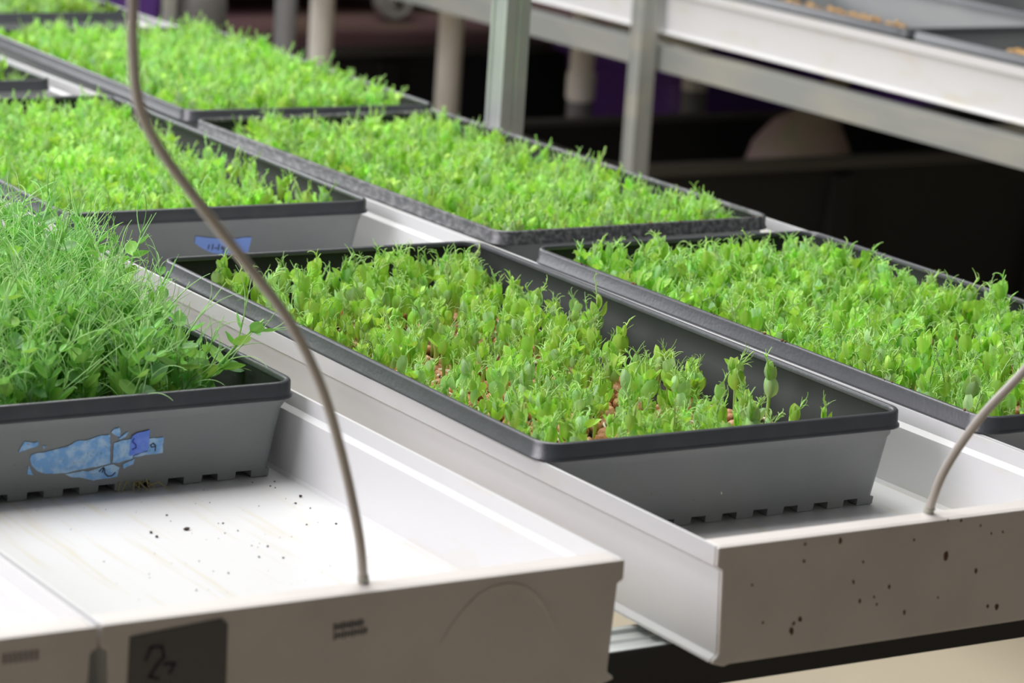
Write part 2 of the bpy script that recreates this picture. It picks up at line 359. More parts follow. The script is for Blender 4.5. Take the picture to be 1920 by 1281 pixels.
T13 = [(.1555, -.046), (.1631, -.0431), (.1625, -.0467), (.1564, -.0491)]
T4 = [(.1595, -.0276), (.1623, -.0259), (.1672, -.0253), (.1708, -.0244), (.1713, -.0382), (.1592, -.0407), (.159, -.0299)]
for i, T_ in enumerate((T1, T3, T5, T6, T7, T8, T9, T10, T12, T13)):
    on_tray(tA, 'masking_tape', [rag(T_)], M['tape'], label='torn faded blue masking tape scrap' if i else 'largest faded strip of torn blue masking tape')
tp = on_tray(tA, 'masking_tape', [rag(T4, .0002)], M['tape_new'], off=.0004, label='deeper blue masking tape piece')
ink = [[(.1606, -.0292), (.16, -.0313), (.1624, -.0336), (.1627, -.0356), (.1605, -.0365)]]
on_tray(tA, 'handwriting', strokes(ink, .0008), M['blueink'], off=.0009, d=.0001)
ink = [[(.1761, -.039), (.176, -.0354), (.1742, -.0337), (.1725, -.0347), (.1734, -.0363), (.1758, -.036)], [(.1402, -.0493), (.1414, -.0476), (.1428, -.0469), (.1423, -.05)], [(.1433, -.0475), (.144, -.0508), (.1462, -.053), (.1489, -.053), (.151, -.051)]]
for k_ in (ink[:1], ink[1:]): on_tray(tA, 'handwriting', strokes(k_, .0007), M['ink'], off=.0005, d=.0001)
tB = trays['B2']
on_tray(tB, 'masking_tape', [[(.1142, -.0244), (.128, -.0265), (.1383, -.0274), (.1499, -.0285), (.1568, -.0273), (.1642, -.0276), (.1634, -.0344), (.1623, -.0408), (.1527, -.0409), (.1399, -.0409), (.1308, -.0395), (.1248, -.0368), (.1187, -.0334), (.1142, -.0301)]], M['tape2'], label='blue masking tape label with a handwritten date')
on_tray(tB, 'handwriting', strokes([[(.1269, -.0323), (.1267, -.0356)], [(.1304, -.0321), (.1301, -.0365)], [(.1323, -.0353), (.1342, -.0353)], [(.1358, -.0323), (.1356, -.037)], [(.139, -.0338), (.1385, -.0361), (.1412, -.0358)], [(.1409, -.0342), (.1403, -.0392)]], .0009), M['ink'], off=.0005, d=.0001)
# straw caught under tray A1
b = MB()
for k in range(16):
    x = random.choice([.016, .163, .166, .17]) + random.uniform(-.006, .006); y0 = random.uniform(.012, .02)
    dx = random.uniform(-.012, .012)
    b.tube([(x, y0, -.062), (x+dx*.5, y0-.004, -.0595+random.uniform(0, .003)), (x+dx, y0-.009, -.0630)], [.0004, .0005, .0002], 4)
o = obj('dry_straw', b, M['straw']); o.location = tA.location; tag(o, 'wisps of dry straw poking out under the torn tape tray', 'straw', kind='stuff')

# ---------------------------------------------------------------- soil
SZ = {'B1': -.043, 'C1': -.041, 'C2': -.040, 'C3': -.040, 'C4': -.04, 'B2': -.041, 'B3': -.041, 'A1': -.037}
SL = {'B1': 'soil under the sparse shoots and peas of the centre tray', 'C1': 'soil in the right edge tray', 'C2': 'soil in the dusty rimmed tray', 'C3': 'soil in the blurred tray behind the dusty rimmed one', 'C4': 'soil in the furthest tray', 'B2': 'soil in the tray with the intact tape label', 'B3': 'soil in the blurred left edge tray', 'A1': 'soil in the tray of tall feathery shoots'}
def sinset(z): return .0074 + .0066*max(0, -z-.0174)/.0386
for k, t in trays.items():
    z = SZ[k]; i = sinset(z)+.0002; b = MB(); nx, ny = 40, 80
    vs = []; fs = []
    for a in range(ny+1):
        for c in range(nx+1):
            e = min(1, min(a, ny-a, c, nx-c)/2)
            vs.append((i+(TW-2*i)*c/nx, i+(TL-2*i)*a/ny, z-.0015+random.uniform(-.0012, .0016)*e))
    for a in range(ny):
        for c in range(nx): o_ = a*(nx+1)+c; fs.append((o_, o_+1, o_+nx+2, o_+nx+1))
    n0 = len(vs); cor = [0, nx, (ny+1)*(nx+1)-1, ny*(nx+1)]
    b.add(vs, fs); o = obj('potting_soil', b, M['soil'])
    o.location = t.location; o.rotation_euler = t.rotation_euler
    tag(o, 'dark potting '+SL[k], 'soil', kind='stuff')

# ---------------------------------------------------------------- pea shoots
def jit(c, a=.2):
    k = random.uniform(1-a, 1+a); return (c[0]*k, c[1]*k, c[2]*k*random.uniform(.85, 1.15))
G_STEM = (.55, .84, .24); G_BASE = (.80, .88, .32); G_LEAF = (.45, .82, .12); G_BLUE = (.46, .77, .32); G_TEND = (.62, .92, .33)
def leaf(b, base, d, nrm, L_, W_, cup, fold, col, nu=5, nv=4, bend=.3):
    """an oval leaf blade: base point, direction, normal"""
    d = Vector(d).normalized(); n = Vector(nrm); n = (n-d*n.dot(d)).normalized(); s = d.cross(n)
    vs = []; fs = []; wv = random.uniform(-.25, .25)
    for i in range(nu+1):
        u = i/nu; wd = W_*.5*(max(0, 1-abs(2*u**.9-1)**2.3)**.58) if i < nu else W_*.05
        if i == 0: wd = W_*.12
        for j in range(nv+1):
            v = -1+2*j/nv
            p = Vector(base) + d*(L_*u) + s*(wd*v*(1-fold*.25)) + n*(abs(v)*wd*fold + cup*L_*.5*(u*u)*bend*2 - cup*W_*.25*math.sin(PI*u)*(1-v*v) + wv*W_*.15*math.sin(4*u+2*v))
            vs.append(p)
    for i in range(nu):
        for j in range(nv): o_ = i*(nv+1)+j; fs.append((o_, o_+1, o_+nv+2, o_+nv+1))
    o = len(b.v); b.add(vs, fs, col)
    for i in range(nu+1):
        for j in range(nv+1):
            v = abs(-1+2*j/nv); k = 1.0 + .35*(1 if v < .2 else 0) + .12*(v > .9); c = b.c[o+i*(nv+1)+j]; b.c[o+i*(nv+1)+j] = (c[0]*k, c[1]*min(k, 1.15), c[2]*k)
def tendril(b, base, d, L_, r, curl, col, n=7, sides=4):
    p = Vector(base); d = Vector(d).normalized(); ax = d.cross(Vector((random.uniform(-1, 1), random.uniform(-1, 1), .2))).normalized()
    pts = [p.copy()]
    for i in range(n):
        d = Matrix.Rotation(curl*(.35+1.3*i/n)/n, 3, ax) @ d; p = p + d*(L_/n); pts.append(p.copy())
    b.tube(pts, [r*(1-.55*i/n) for i in range(n+1)], sides, cols=[col]*(n+1), cap=False)
def rdir(a, el):
    return Vector((math.cos(a)*math.cos(el), math.sin(a)*math.cos(el), math.sin(el)))
def hand(T_, p, a, el, L_, lod, col):
    """a rising leaf stalk that ends in a comb of hooked young tendrils"""
    d = rdir(a, el); n = 5 if lod == 0 else 3; out = rdir(a, 0); pts = [Vector(p)]; cv = random.uniform(.0, .6)
    for i in range(n):
        d = (d + out*cv*(i/n)**1.5*.5).normalized(); pts.append(pts[-1] + d*L_/n)
    T_.tube(pts, [.00062*(1-.45*i/n) for i in range(n+1)], 5 if lod == 0 else 3, cols=[col]*(n+1), cap=False)
    sd = out.cross(Vector((0, 0, 1)))
    for i in range(random.randint(5, 7) if lod == 0 else 3):
        u = random.uniform(.4, 1.0); k = min(n-1, int(u*n)); q = pts[k].lerp(pts[k+1], u*n-k)
        dd = (d*.9 + sd*random.uniform(-.8, .8) + out*random.uniform(-.3, .5)).normalized()
        tendril(T_, q, dd, random.uniform(.0038, .0085), .00033 if lod == 0 else .00045, random.uniform(.3, 2.2), col, 5 if lod == 0 else 3, 4 if lod == 0 else 3)
def short_shoot(h, lod=0):
    """returns (stem, foliage, tendrils) MBs; h = height to the growing tip"""
    S_, F_, T_ = MB(), MB(), MB(); sides = 7 if lod == 0 else 4
    lean = random.uniform(0, 2*PI); la = random.uniform(.02, .16)*h
    n = 6 if lod == 0 else 3; hs = .74
    def at(u): return Vector((math.cos(lean)*la*u*u, math.sin(lean)*la*u*u, h*u))
    cs = [tuple(G_BASE[k]+(G_STEM[k]-G_BASE[k])*min(1, u*1.8) for k in range(3)) for u in [i/n for i in range(n+1)]]
    r0 = random.uniform(.00105, .00145)
    S_.tube([at(hs*i/n) for i in range(n+1)], [r0*(1-.25*i/n) for i in range(n+1)], sides, cols=cs)
    a0 = random.uniform(0, 2*PI); nu, nv = (6, 4) if lod == 0 else (4, 2); big = (h/.036)**.5
    # clasping rounded leaves, like half open shells around the stem
    u1 = random.uniform(.40, .52); u2 = u1+random.uniform(.16, .22)
    for q, (u, s_) in enumerate(((u1, 1.0), (u2, .85))):
        a = a0+q*PI*.5+random.uniform(-.5, .5); c = jit(random.choice([G_LEAF, G_LEAF, G_BLUE]))
        for sd in (0, PI):
            if random.random() < (.22 if q == 0 else .1): continue
            Ls = random.uniform(.0098, .0140)*s_*big; el = random.uniform(.95, 1.42)
            leaf(F_, at(u)+rdir(a+sd, 0)*.0009, rdir(a+sd, el), -rdir(a+sd+random.uniform(-.3, .3), 0), Ls, Ls*random.uniform(.70, .90), random.uniform(.3, .9), random.uniform(.25, .65), c, nu, nv)
    # folded young leaf at the tip
    for q in range(2):
        a = random.uniform(0, 2*PI); Ls = random.uniform(.006, .009)*big
        leaf(F_, at(random.uniform(.66, .74)), rdir(a, random.uniform(1.2, 1.5)), -rdir(a, 0), Ls, Ls*.5, .4, 1.1, jit(G_STEM), nu, 2)
    for q in range(random.choice([1, 1, 2, 2]) if lod == 0 else 2):
        a = random.uniform(0, 2*PI); u = random.choice([u2, .74, .74])
        hand(T_, at(u), a, random.uniform(1.1, 1.5), h*(1.0-u)*random.uniform(.9, 1.5), lod, jit(G_TEND))
    if random.random() < .3:   # side stalk with a pair of open leaflets
        a = random.uniform(0, 2*PI); p0 = at(u2); p1 = p0+rdir(a, .9)*random.uniform(.003, .006); T_.tube([p0, p1], [.0006, .0005], 4, cols=[G_STEM]*2, cap=False)
        Ls = random.uniform(.007, .010)
        for sg in (-.7, .7): leaf(F_, p1, rdir(a+sg, random.uniform(.5, 1.1)), (0, 0, 1), Ls, Ls*.7, .4, .3, jit(G_LEAF), nu, nv)
    return S_, F_, T_
def tall_shoot(h, lod=0):
    S_, F_, T_ = MB(), MB(), MB()
    lean = random.uniform(0, 2*PI); la = random.uniform(.05, .35)*h; n = 8
    def at(u): return Vector((math.cos(lean)*la*u*u, math.sin(lean)*la*u*u, h*u*(1-.1*u*la/h)))
    gst = (.46, .78, .26); gl = (.25, .60, .13); gt = (.56, .88, .38)
    S_.tube([at(i/n) for i in range(n+1)], [.0013*(1-.4*i/n) for i in range(n+1)], 6, cols=[gst]*(n+1))
    a0 = random.uniform(0, 2*PI)
    for q, u in enumerate((.22, .36, .52, .70, .86)):
        a = a0+q*2.5; Ls = random.uniform(.0125, .019)*(1.1-.8*max(0, u-.45))
        for sg in (-1.2, 1.2):
            if random.random() < .12: continue
            leaf(F_, at(u), rdir(a+sg, random.uniform(.2, 1.2)), (random.uniform(-.5, .5), random.uniform(-.5, .5), 1), Ls, Ls*random.uniform(.72, .92), random.uniform(.2, .7), random.uniform(.05, .4), jit(random.choice([gl, gl, (.26, .54, .23), (.34, .68, .13)])), 5, 4)
        # stalk carrying leaflets and a branching tendril
        st = random.uniform(.014, .03)*(1.15-.3*u); d0 = rdir(a, random.uniform(.5, 1.2)); p = at(u); pts = [p.copy()]; d = d0.copy()
        for i in range(4):
            d = (d + Vector((0, 0, .1)) + Vector((random.uniform(-.1, .1), random.uniform(-.1, .1), 0))).normalized(); p = p + d*st/4; pts.append(p.copy())
        T_.tube(pts, [.0007, .0006, .0006, .0005, .0005], 5, cols=[gst]*5, cap=False)
        if u > .3:
            for sg in (-1, 1):
                if random.random() < .5: continue
                leaf(F_, pts[2], (d + rdir(a+sg, 0)*.9).normalized(), (0, 0, 1), Ls*.9, Ls*.55, .4, .3, jit(gl), 4, 4)
        for i in (2, 3, 4, 4, 4):
            if random.random() < .15: continue
            aa = random.uniform(0, 2*PI); dd = (d*1.1 + rdir(aa, .1)*random.uniform(.3, .9)).normalized()
            tendril(T_, pts[i], dd, random.uniform(.014, .036), .00040, random.uniform(-1.6, 2.0), jit(gt), 8, 4)
    return S_, F_, T_
def variants(fn, hs, nm):
    out = []
    for h in hs:
        S_, F_, T_ = fn(h)
        out.append((h, S_.mesh('stem', M['leaf'], tint=True, angle=None), F_.mesh('foliage', M['leaf'], tint=True, angle=None), T_.mesh('tendrils', M['leaf'], tint=True, angle=None)))
    return out
SHORT = variants(short_shoot, [.026, .028, .030, .032, .033, .034, .035, .036, .037, .038, .040, .042, .044, .047], 's')
TALL = variants(tall_shoot, [.058, .062, .066, .070, .074, .078, .082, .086, .090, .094], 't')
def place(t, x, y, z, V, label, group, s=1.0, rz=None, tilt=.07):
    """a shoot standing at tray-local (x, y, z)"""
    cr, sr = math.cos(t.rotation_euler.z), math.sin(t.rotation_euler.z)
    e = bpy.data.objects.new('pea_shoot', None); C.objects.link(e); e.empty_display_size = .01
    e.location = (t.location.x+cr*x-sr*y, t.location.y+sr*x+cr*y, z+t.location.z)
    e.rotation_euler = (random.uniform(-tilt, tilt), random.uniform(-tilt, tilt), random.uniform(0, 2*PI) if rz is None else rz)
    e.scale = (s, s, s); tag(e, label, 'pea shoot', group)
    for nm, me in (('stem', V[1]), ('foliage', V[2]), ('tendril', V[3])):
        o = bpy.data.objects.new(nm, me); C.objects.link(o); o.parent = e
    return e
def merged(name, t, items, pool, label, cat, m=None):
    """items (x, y, z, scale, rz, tiltx, tilty, variant) -> one 'stuff' mesh; pool = list of (verts, faces, colours) arrays"""
    VV, LO, TO, CC = [], [], [], []; off = 0
    for (x, y, z, s, rz, tx, ty, k) in items:
        v, loops, tot, c = pool[k % len(pool)]
        Rm = np.array(Matrix.Rotation(rz, 3, 'Z') @ Matrix.Rotation(tx, 3, 'X') @ Matrix.Rotation(ty, 3, 'Y'))
        VV.append((v*s) @ Rm.T + np.array([x, y, z])); LO.append(loops+off); TO.append(tot); off += len(v)
        g = 1+RNG.uniform(-.1, .1); CC.append(c*np.array([g*RNG.uniform(.92, 1.1), g, g]))
    V = np.concatenate(VV); Lp = np.concatenate(LO); T_ = np.concatenate(TO); Cc = np.concatenate(CC)
    me = bpy.data.meshes.new(name); me.vertices.add(len(V)); me.vertices.foreach_set('co', V.astype(np.float32).ravel())
    me.loops.add(len(Lp)); me.loops.foreach_set('vertex_index', Lp.astype(np.int32)); me.polygons.add(len(T_))
    st = np.concatenate([[0], np.cumsum(T_)[:-1]]); me.polygons.foreach_set('loop_start', st.astype(np.int32))
    me.update(calc_edges=True); me.materials.append(m or M['leaf'])
    ca = me.color_attributes.new('tint', 'FLOAT_COLOR', 'POINT'); arr = np.ones((len(V), 4), np.float32); arr[:, :3] = Cc; ca.data.foreach_set('color', arr.ravel())
    me.shade_smooth(); me.validate()
    o = link(name, me); o.location = t.location; o.rotation_euler = t.rotation_euler
    return tag(o, label, cat, kind='stuff')
def to_arr(b):
    v = np.array([tuple(p) for p in b.v], float); loops = np.array([i for f in b.f for i in f], int); tot = np.array([len(f) for f in b.f], int)
    return v, loops, tot, np.array(b.c, float)
def pool_of(fn, n, h0, h1, lod):
    out = []
    for _ in range(n):
        S_, F_, T_ = fn(random.uniform(h0, h1), lod); b = MB()
        for q in (S_, F_, T_): b.add(q.v, q.f); b.c[-len(q.c):] = q.c
        out.append(to_arr(b))
    return out
POOL_HI = pool_of(short_shoot, 16, .028, .045, 0)
POOL_LO = pool_of(short_shoot, 14, .026, .044, 1)

def scatter(spacing, x0, x1, y0, y1, keep=lambda x, y: 1.0, jt=.42):
    out = []; ny = int((y1-y0)/(spacing*.87)); 
    for a in range(ny+1):
        y = y0+a*spacing*.87; nx = int((x1-x0)/spacing)
        for c in range(nx+1):
            x = x0+(c+(a % 2)*.5)*spacing
            px, py = x+random.uniform(-jt, jt)*spacing, y+random.uniform(-jt, jt)*spacing
            if x0 <= px <= x1 and y0 <= py <= y1 and random.random() < keep(px, py): out.append((px, py))
    return out
def bumpy(x, y, s): return .5+.25*math.sin(x*s*1.3+2*math.sin(y*s*.7+1))+.25*math.sin(y*s+1.7*math.cos(x*s*.9))

# centre tray: nearest shoots are individual things, the crop behind them is one stuff object
t = trays['B1']; zb = SZ['B1']
def keepB1(x, y):
    if x > .19 and y < .075: return 0.0
    if x > .222+.02*math.sin(y*40) + max(0, (y-.16))*.12: return 0.0 if y < .33 else .35
    k = .74 + .2*(bumpy(x, y, 38)-.5)
    if y < .14: k -= .10
    if (x-.09)**2+(y-.25)**2 < .03**2: k *= .5
    if x < .05 and .30 < y < .40: k *= .6
    return k
pts = scatter(.0134, .019, .247, .019, .52, keepB1)
pts.sort(key=lambda p: p[1]*.84 + p[0]*.54)
near = pts[:140]; rest = pts[140:]
def hB1(x, y):
    return .86 + .22*bumpy(x, y, 55) + (.16 if y > .40 else 0) + random.uniform(-.10, .16) - (.12 if x < .06 and y < .3 else 0)
for (x, y) in near:
    V = random.choice(SHORT); place(t, x, y, zb, V, 'short green pea shoot in the front part of the centre tray', 'short pea shoots in the centre tray', s=hB1(x, y))
its = [(x, y, zb, hB1(x, y), random.uniform(0, 6.28), random.gauss(0, .06), random.gauss(0, .06), random.randrange(99)) for x, y in rest]
merged('pea_shoots', t, its, POOL_HI, 'short green pea shoots crowding the rear half of the centre tray', 'pea shoots')
place(t, .243, .322, zb, SHORT[13], 'lone taller pea shoot above the rest near the right wall of the centre tray', None, s=1.16, rz=.5, tilt=.02)
place(t, .243, .050, zb, SHORT[6], 'small isolated pea shoot closest to the front right corner of the centre tray', None, s=1.06, tilt=.03)
place(t, .217, .050, zb, SHORT[9], 'short isolated pea shoot, second from the front right corner of the centre tray', None, s=1.12, tilt=.05)
place(t, .241, .110, zb, SHORT[12], 'tall curved pea shoot behind the two isolated ones in the centre tray corner', None, s=1.16, tilt=.03)
place(t, .239, .144, zb, SHORT[11], 'tall pea shoot by the right wall, well left of the two isolated corner shoots', None, s=1.14, tilt=.03)

# right edge tray
t = trays['C1']; zb = SZ['C1']
pts = scatter(.0132, .019, .250, .019, .52, lambda x, y: .9+.1*bumpy(x, y, 30))
pts.sort(key=lambda p: (p[1]*.84 + p[0]*.54))
vis = [p for p in pts if p[0] < .20 and p[1] < .35]
def hC1(x, y): return .92+.22*bumpy(x, y, 50)+random.uniform(-.12, .18)+(.12 if y > .42 or x > .2 else 0)
sel = set(id(p) for p in [p for p in pts if p[1] > .04 and .84*p[1]+.54*p[0] < .165][:34])
rest = []
for p in pts:
    if id(p) in sel: place(t, p[0], p[1], zb, random.choice(SHORT), 'green pea shoot in the near part of the right edge tray', 'pea shoots in the right edge tray', s=hC1(*p))
    else: rest.append(p)
its = [(x, y, zb, hC1(x, y), random.uniform(0, 6.28), random.gauss(0, .06), random.gauss(0, .06), random.randrange(99)) for x, y in rest]
merged('pea_shoots', t, its, POOL_HI, 'dense bright green pea shoots filling the rest of the right edge tray', 'pea shoots')

# further trays: dense crops nobody could count in the blur
for k, sp, hs, lab in (('C2', .0112, 1.0, 'dense green pea shoots filling the dusty rimmed tray'), ('B2', .0112, 1.0, 'yellow-green pea shoots filling the tray with the intact tape label'),
                       ('C3', .0115, 1.12, 'blurred green pea shoots filling the tray behind the dusty rimmed one'), ('B3', .0115, 1.1, 'blurred green pea shoots in the left edge tray'), ('C4', .013, 1.1, 'blurred green pea shoots in the furthest tray at the top left')):
    t = trays[k]; zb = SZ[k]
    kp = (lambda x, y: .9+.1*bumpy(x, y, 30)) if k != 'B2' else (lambda x, y: (.85+.1*bumpy(x, y, 30))*(1 if x < .215 or y < .05 or y > .40 else .25))
    pts = scatter(sp, .019, .250, .019, .522, kp)
    its = [(x, y, zb, hs*(.88+.26*bumpy(x, y, 45)+random.uniform(-.12, .2)), random.uniform(0, 6.28), random.gauss(0, .07), random.gauss(0, .07), random.randrange(99)) for x, y in pts]
    merged('pea_shoots', t, its, POOL_LO, lab, 'pea shoots')

# tall feathery shoots
t = trays['A1']; zb = SZ['A1']
pts = scatter(.0175, .030, .242, .022, .52, lambda x, y: .9 if not (x > .215 and y < .10) else .12)
pts = [p for p in pts if p[0] > .045+.0*p[1]]
def vx(p): return p[0]*.84-p[1]*.54
pts.sort(key=lambda p: p[1]*.84+p[0]*.54)
vis = [p for p in pts if vx(p) > -.10-.02]
far_ = vis[125:]; vis = vis[:125]
for i, (x, y) in enumerate(vis):
    e = .62 if x > .21 else 1.0
    place(t, x, y, zb, random.choice(TALL), 'tall feathery pea shoot tangled with its neighbours in the left tray', 'tall feathery pea shoots in the left tray', s=random.uniform(.85, 1.08)*(1-.18*max(0, 1-y/.10))*e**.3, tilt=.16)
e = place(t, .225, .075, zb, TALL[7], 'tall pea shoot leaning out over the bare right corner of the left tray', None, s=.95, rz=0, tilt=0); e.rotation_euler = (.05, .62, .1)
# low leaves between the stems
its = [(x, y, zb, random.uniform(.75, 1.0), random.uniform(0, 6.28), random.gauss(0, .2), random.gauss(0, .2), random.randrange(99)) for x, y in scatter(.016, .03, .205, .022, .5, lambda x, y: .5)]
POOL_TALL = pool_of(tall_shoot, 12, .058, .094, 0)
merged('pea_shoots', t, [(x, y, zb, random.uniform(.85, 1.08), random.uniform(0, 6.28), random.gauss(0, .09), random.gauss(0, .09), random.randrange(99)) for x, y in far_], POOL_TALL, 'tall feathery pea shoots in the rear of the left tray', 'pea shoots')
merged('pea_shoots', t, its, POOL_HI, 'low young shoots filling the gaps under the tall feathery ones in the left tray', 'pea shoots')

# ---------------------------------------------------------------- peas (seeds) and roots
def seed_mb(r, n=9, m_=7):
    b = MB(); q = [random.uniform(.88, 1.12) for _ in range(3)]; ph = random.uniform(0, 6)
    rings = []
    for a in range(1, m_):
        th = PI*a/m_; rr = r*math.sin(th)
        rings.append([(q[0]*rr*math.cos(2*PI*k/n)*(1+.07*math.sin(3*2*PI*k/n+ph+a)), q[1]*rr*math.sin(2*PI*k/n)*(1+.06*math.sin(2*2*PI*k/n+ph*2)), -q[2]*r*math.cos(th)) for k in range(n)])
    b.loft(rings, caps=(True, True)); return b
def root_mb():
    b = MB(); p = Vector((.003, 0, .0015)); d = rdir(0, random.uniform(.2, .9)); pts = [p.copy()]
    cu = random.uniform(.8, 2.4)
    for i in range(6):
        d = Matrix.Rotation(cu/6, 3, 'Y') @ Matrix.Rotation(random.uniform(-.2, .2), 3, 'Z') @ d; p = p+d*random.uniform(.0012, .0024); pts.append(p.copy())
    b.tube(pts, [.0011, .0011, .001, .0009, .0008, .0006, .0003], 6); return b
SEEDS = [seed_mb(random.uniform(.0040, .0048)).mesh('seed_coat', M['seed'], angle=None) for _ in range(8)]
ROOTS = [root_mb().mesh('root', M['root'], angle=None) for _ in range(6)]
t = trays['B1']; zb = SZ['B1']
cr, sr = math.cos(t.rotation_euler.z), math.sin(t.rotation_euler.z)
sp = scatter(.0102, .021, .246, .02, .515, lambda x, y: (.88 if bumpy(x, y, 60) > .36 else .5)*(1 if x < .225 else .3), jt=.4)
sp.sort(key=lambda p: p[1]*.84+p[0]*.54)
nearS = [p for i, p in enumerate(sp) if i < 520 and (i % 2 == 0)][:250]; ns = set(id(p) for p in nearS)
for (x, y) in nearS:
    e = link('pea_seed', random.choice(SEEDS)); e.location = (t.location.x+cr*x-sr*y, t.location.y+sr*x+cr*y, zb+random.uniform(.0022, .0058))
    e.rotation_euler = (random.uniform(-.6, .6), random.uniform(-.6, .6), random.uniform(0, 6.28))
    tag(e, 'swollen brown pea lying on the soil in the front of the centre tray', 'pea', 'brown peas in the centre tray')
    if random.random() < .55:
        r_ = link('root', random.choice(ROOTS), e); r_['label'] = 'cream sprouted root'
def seedpool(n, r=.004): return [to_arr(seed_mb(r, 7, 5)) for _ in range(n)]
SP = seedpool(8)
RP = [to_arr(root_mb()) for _ in range(6)]
restS = [p for p in sp if id(p) not in ns]
merged('pea_seeds', t, [(x, y, zb+random.uniform(.001, .004), random.uniform(.9, 1.1), random.uniform(0, 6), random.uniform(-.6, .6), random.uniform(-.6, .6), random.randrange(99)) for x, y in restS], SP, 'brown peas on the soil between the rear shoots of the centre tray', 'peas', M['seed'])
merged('pea_roots', t, [(x+random.uniform(-.004, .004), y, zb+.003, 1.0, random.uniform(0, 6), 0, 0, random.randrange(99)) for x, y in restS if random.random() < .5], RP, 'cream curled roots between the peas of the centre tray', 'roots', M['root'])
for k, lab in (('C1', 'brown peas glimpsed between stems in the right edge tray'), ('C2', 'brown peas glimpsed in the dusty rimmed tray'), ('B2', 'brown peas glimpsed in the tray with the intact tape label'), ('C3', 'brown peas in the blurred tray behind the dusty rimmed one')):
    t = trays[k]; zb = SZ[k]; pp = scatter(.0115, .02, .248, .02, .52, lambda x, y: .7)
    merged('pea_seeds', t, [(x, y, zb+random.uniform(.001, .005), random.uniform(.9, 1.1), random.uniform(0, 6), random.uniform(-.6, .6), random.uniform(-.6, .6), random.randrange(99)) for x, y in pp], SP, lab, 'peas', M['seed'])
    if k == 'C1':
        merged('pea_roots', t, [(x, y, zb+.003, 1.0, random.uniform(0, 6), 0, 0, random.randrange(99)) for x, y in pp if random.random() < .35], RP, 'cream curled roots between stems in the right edge tray', 'roots', M['root'])
# crumbs on the rims
b = MB()
tt = trays['C1']
for (yy, n) in ((.02, 2), (.10, 2), (.215, 3), (.235, 3), (.30, 2), (.33, 2), (.40, 3), (.47, 3)):
    for _ in range(n): blob(b, tt.location.x+yy*.00477+.0012+random.uniform(-.0006, .0008), tt.location.y+yy+random.uniform(-.004, .004), .0005, random.uniform(.0004, .0010))
tt = trays['C2']
for _ in range(24): blob(b, tt.location.x+random.uniform(.01, .26), tt.location.y+.0022+random.uniform(-.001, .001), .0005, random.uniform(.0003, .0008))
tag(obj('soil_crumbs', b, M['crumb_tan']), 'tan soil crumbs lying on the rims of the right-hand trays', 'dirt', kind='stuff')

# ---------------------------------------------------------------- watering tubes
def smooth(pts, n=8):
    P_ = [Vector(p) for p in pts]; out = []
    P2 = [P_[0]*2-P_[1]]+P_+[P_[-1]*2-P_[-2]]
    for i in range(1, len(P2)-2):
        for k in range(n):
            u = k/n; a, b_, c, d = P2[i-1:i+3]
            out.append(.5*((2*b_)+(-a+c)*u+(2*a-5*b_+4*c-d)*u*u+(-a+3*b_-3*c+d)*u**3))
    out.append(P_[-1]); return out
def tube_thing(pts, label):
    b = MB(); b.tube(smooth(pts), .0026, 12)
    o = obj('watering_tube', b, M['hose']); tag(o, label, 'tube', 'thin watering tubes')
    b2 = MB(); p0 = Vector(pts[0]); d = (Vector(pts[1])-p0).normalized(); b2.tube([p0-d*.0015, p0+d*.004], .0031, 12)
    obj('tube_end', b2, M['hose_core'], o)
hA = [(-0.1700, -0.160, -0.0112), (-0.179, -0.168, 0.0177), (-0.1969, -0.178, 0.0637), (-0.2174, -0.19, 0.1035), (-0.2419, -0.2, 0.1392), (-0.2766, -0.215, 0.1752), (-0.3018, -0.225, 0.2009), (-0.329, -0.235, 0.2306), (-0.3443, -0.245, 0.2518), (-0.3506, -0.25, 0.2761), (-0.354, -0.255, 0.3), (-0.356, -0.257, 0.36), (-0.354, -0.255, 0.6)]
hB = [(0.1985, -0.160, -0.0112), (0.1952, -0.172, 0.013), (0.198, -0.182, 0.0341), (0.2035, -0.195, 0.0571), (0.2145, -0.21, 0.0828), (0.222, -0.22, 0.105), (0.245, -0.225, 0.15), (0.255, -0.225, 0.3), (0.255, -0.225, 0.6)]
tube_thing(hA, 'long taupe watering tube curving up from the front left channel')
tube_thing(hB, 'short taupe watering tube rising at the right edge of the picture')

# ---------------------------------------------------------------- rack under the channels
def strut(name, p0, p1, w_, h_, m, parent=None, slots=True):
    """U-shaped strut between two points along an axis, with ribs"""
    b = MB(); a = Vector(p0); c = Vector(p1); d = (c-a); L_ = d.length; d.normalize()
    up_ = Vector((0, 0, 1)) if abs(d.z) < .9 else Vector((0, 1, 0)); s = d.cross(up_).normalized(); u = s.cross(d).normalized()
    prof = [(-.5, -.5), (-.5, .5), (-.36, .5), (-.33, .42), (-.05, .42), (0, .47), (.05, .42), (.33, .42), (.36, .5), (.5, .5), (.5, .36), (.42, .33), (.42, .06), (.46, 0), (.42, -.06), (.42, -.33), (.5, -.36), (.5, -.5), (.06, -.5), (0, -.46), (-.06, -.5)]
    ring = lambda o: [o + s*(x*w_) + u*(z*h_) for x, z in prof]
    b.loft([ring(a), ring(a+d*L_*.5), ring(c)], caps=(True, True))
    return obj(name, b, m, parent, smooth=False)
rack = empty('growing_rack', (0, 0, 0)); tag(rack, 'galvanised steel rack carrying the four channels in front', 'rack')
for y in (-.112, .62, 1.35, 2.1, 2.85): strut('cross_beam', (-.75, y, -.0951), (.65, y, -.0951), .036, .028, M['galv'], rack)
for y in (1.065, -.135, 2.3): strut('post', (.6635, y, FLOOR), (.6635, y, 1.6), .027, .029, M['galv'], rack)
for y in (-.135, 2.3): strut('post', (-.765, y, FLOOR), (-.765, y, -.07), .027, .029, M['galv'], rack)

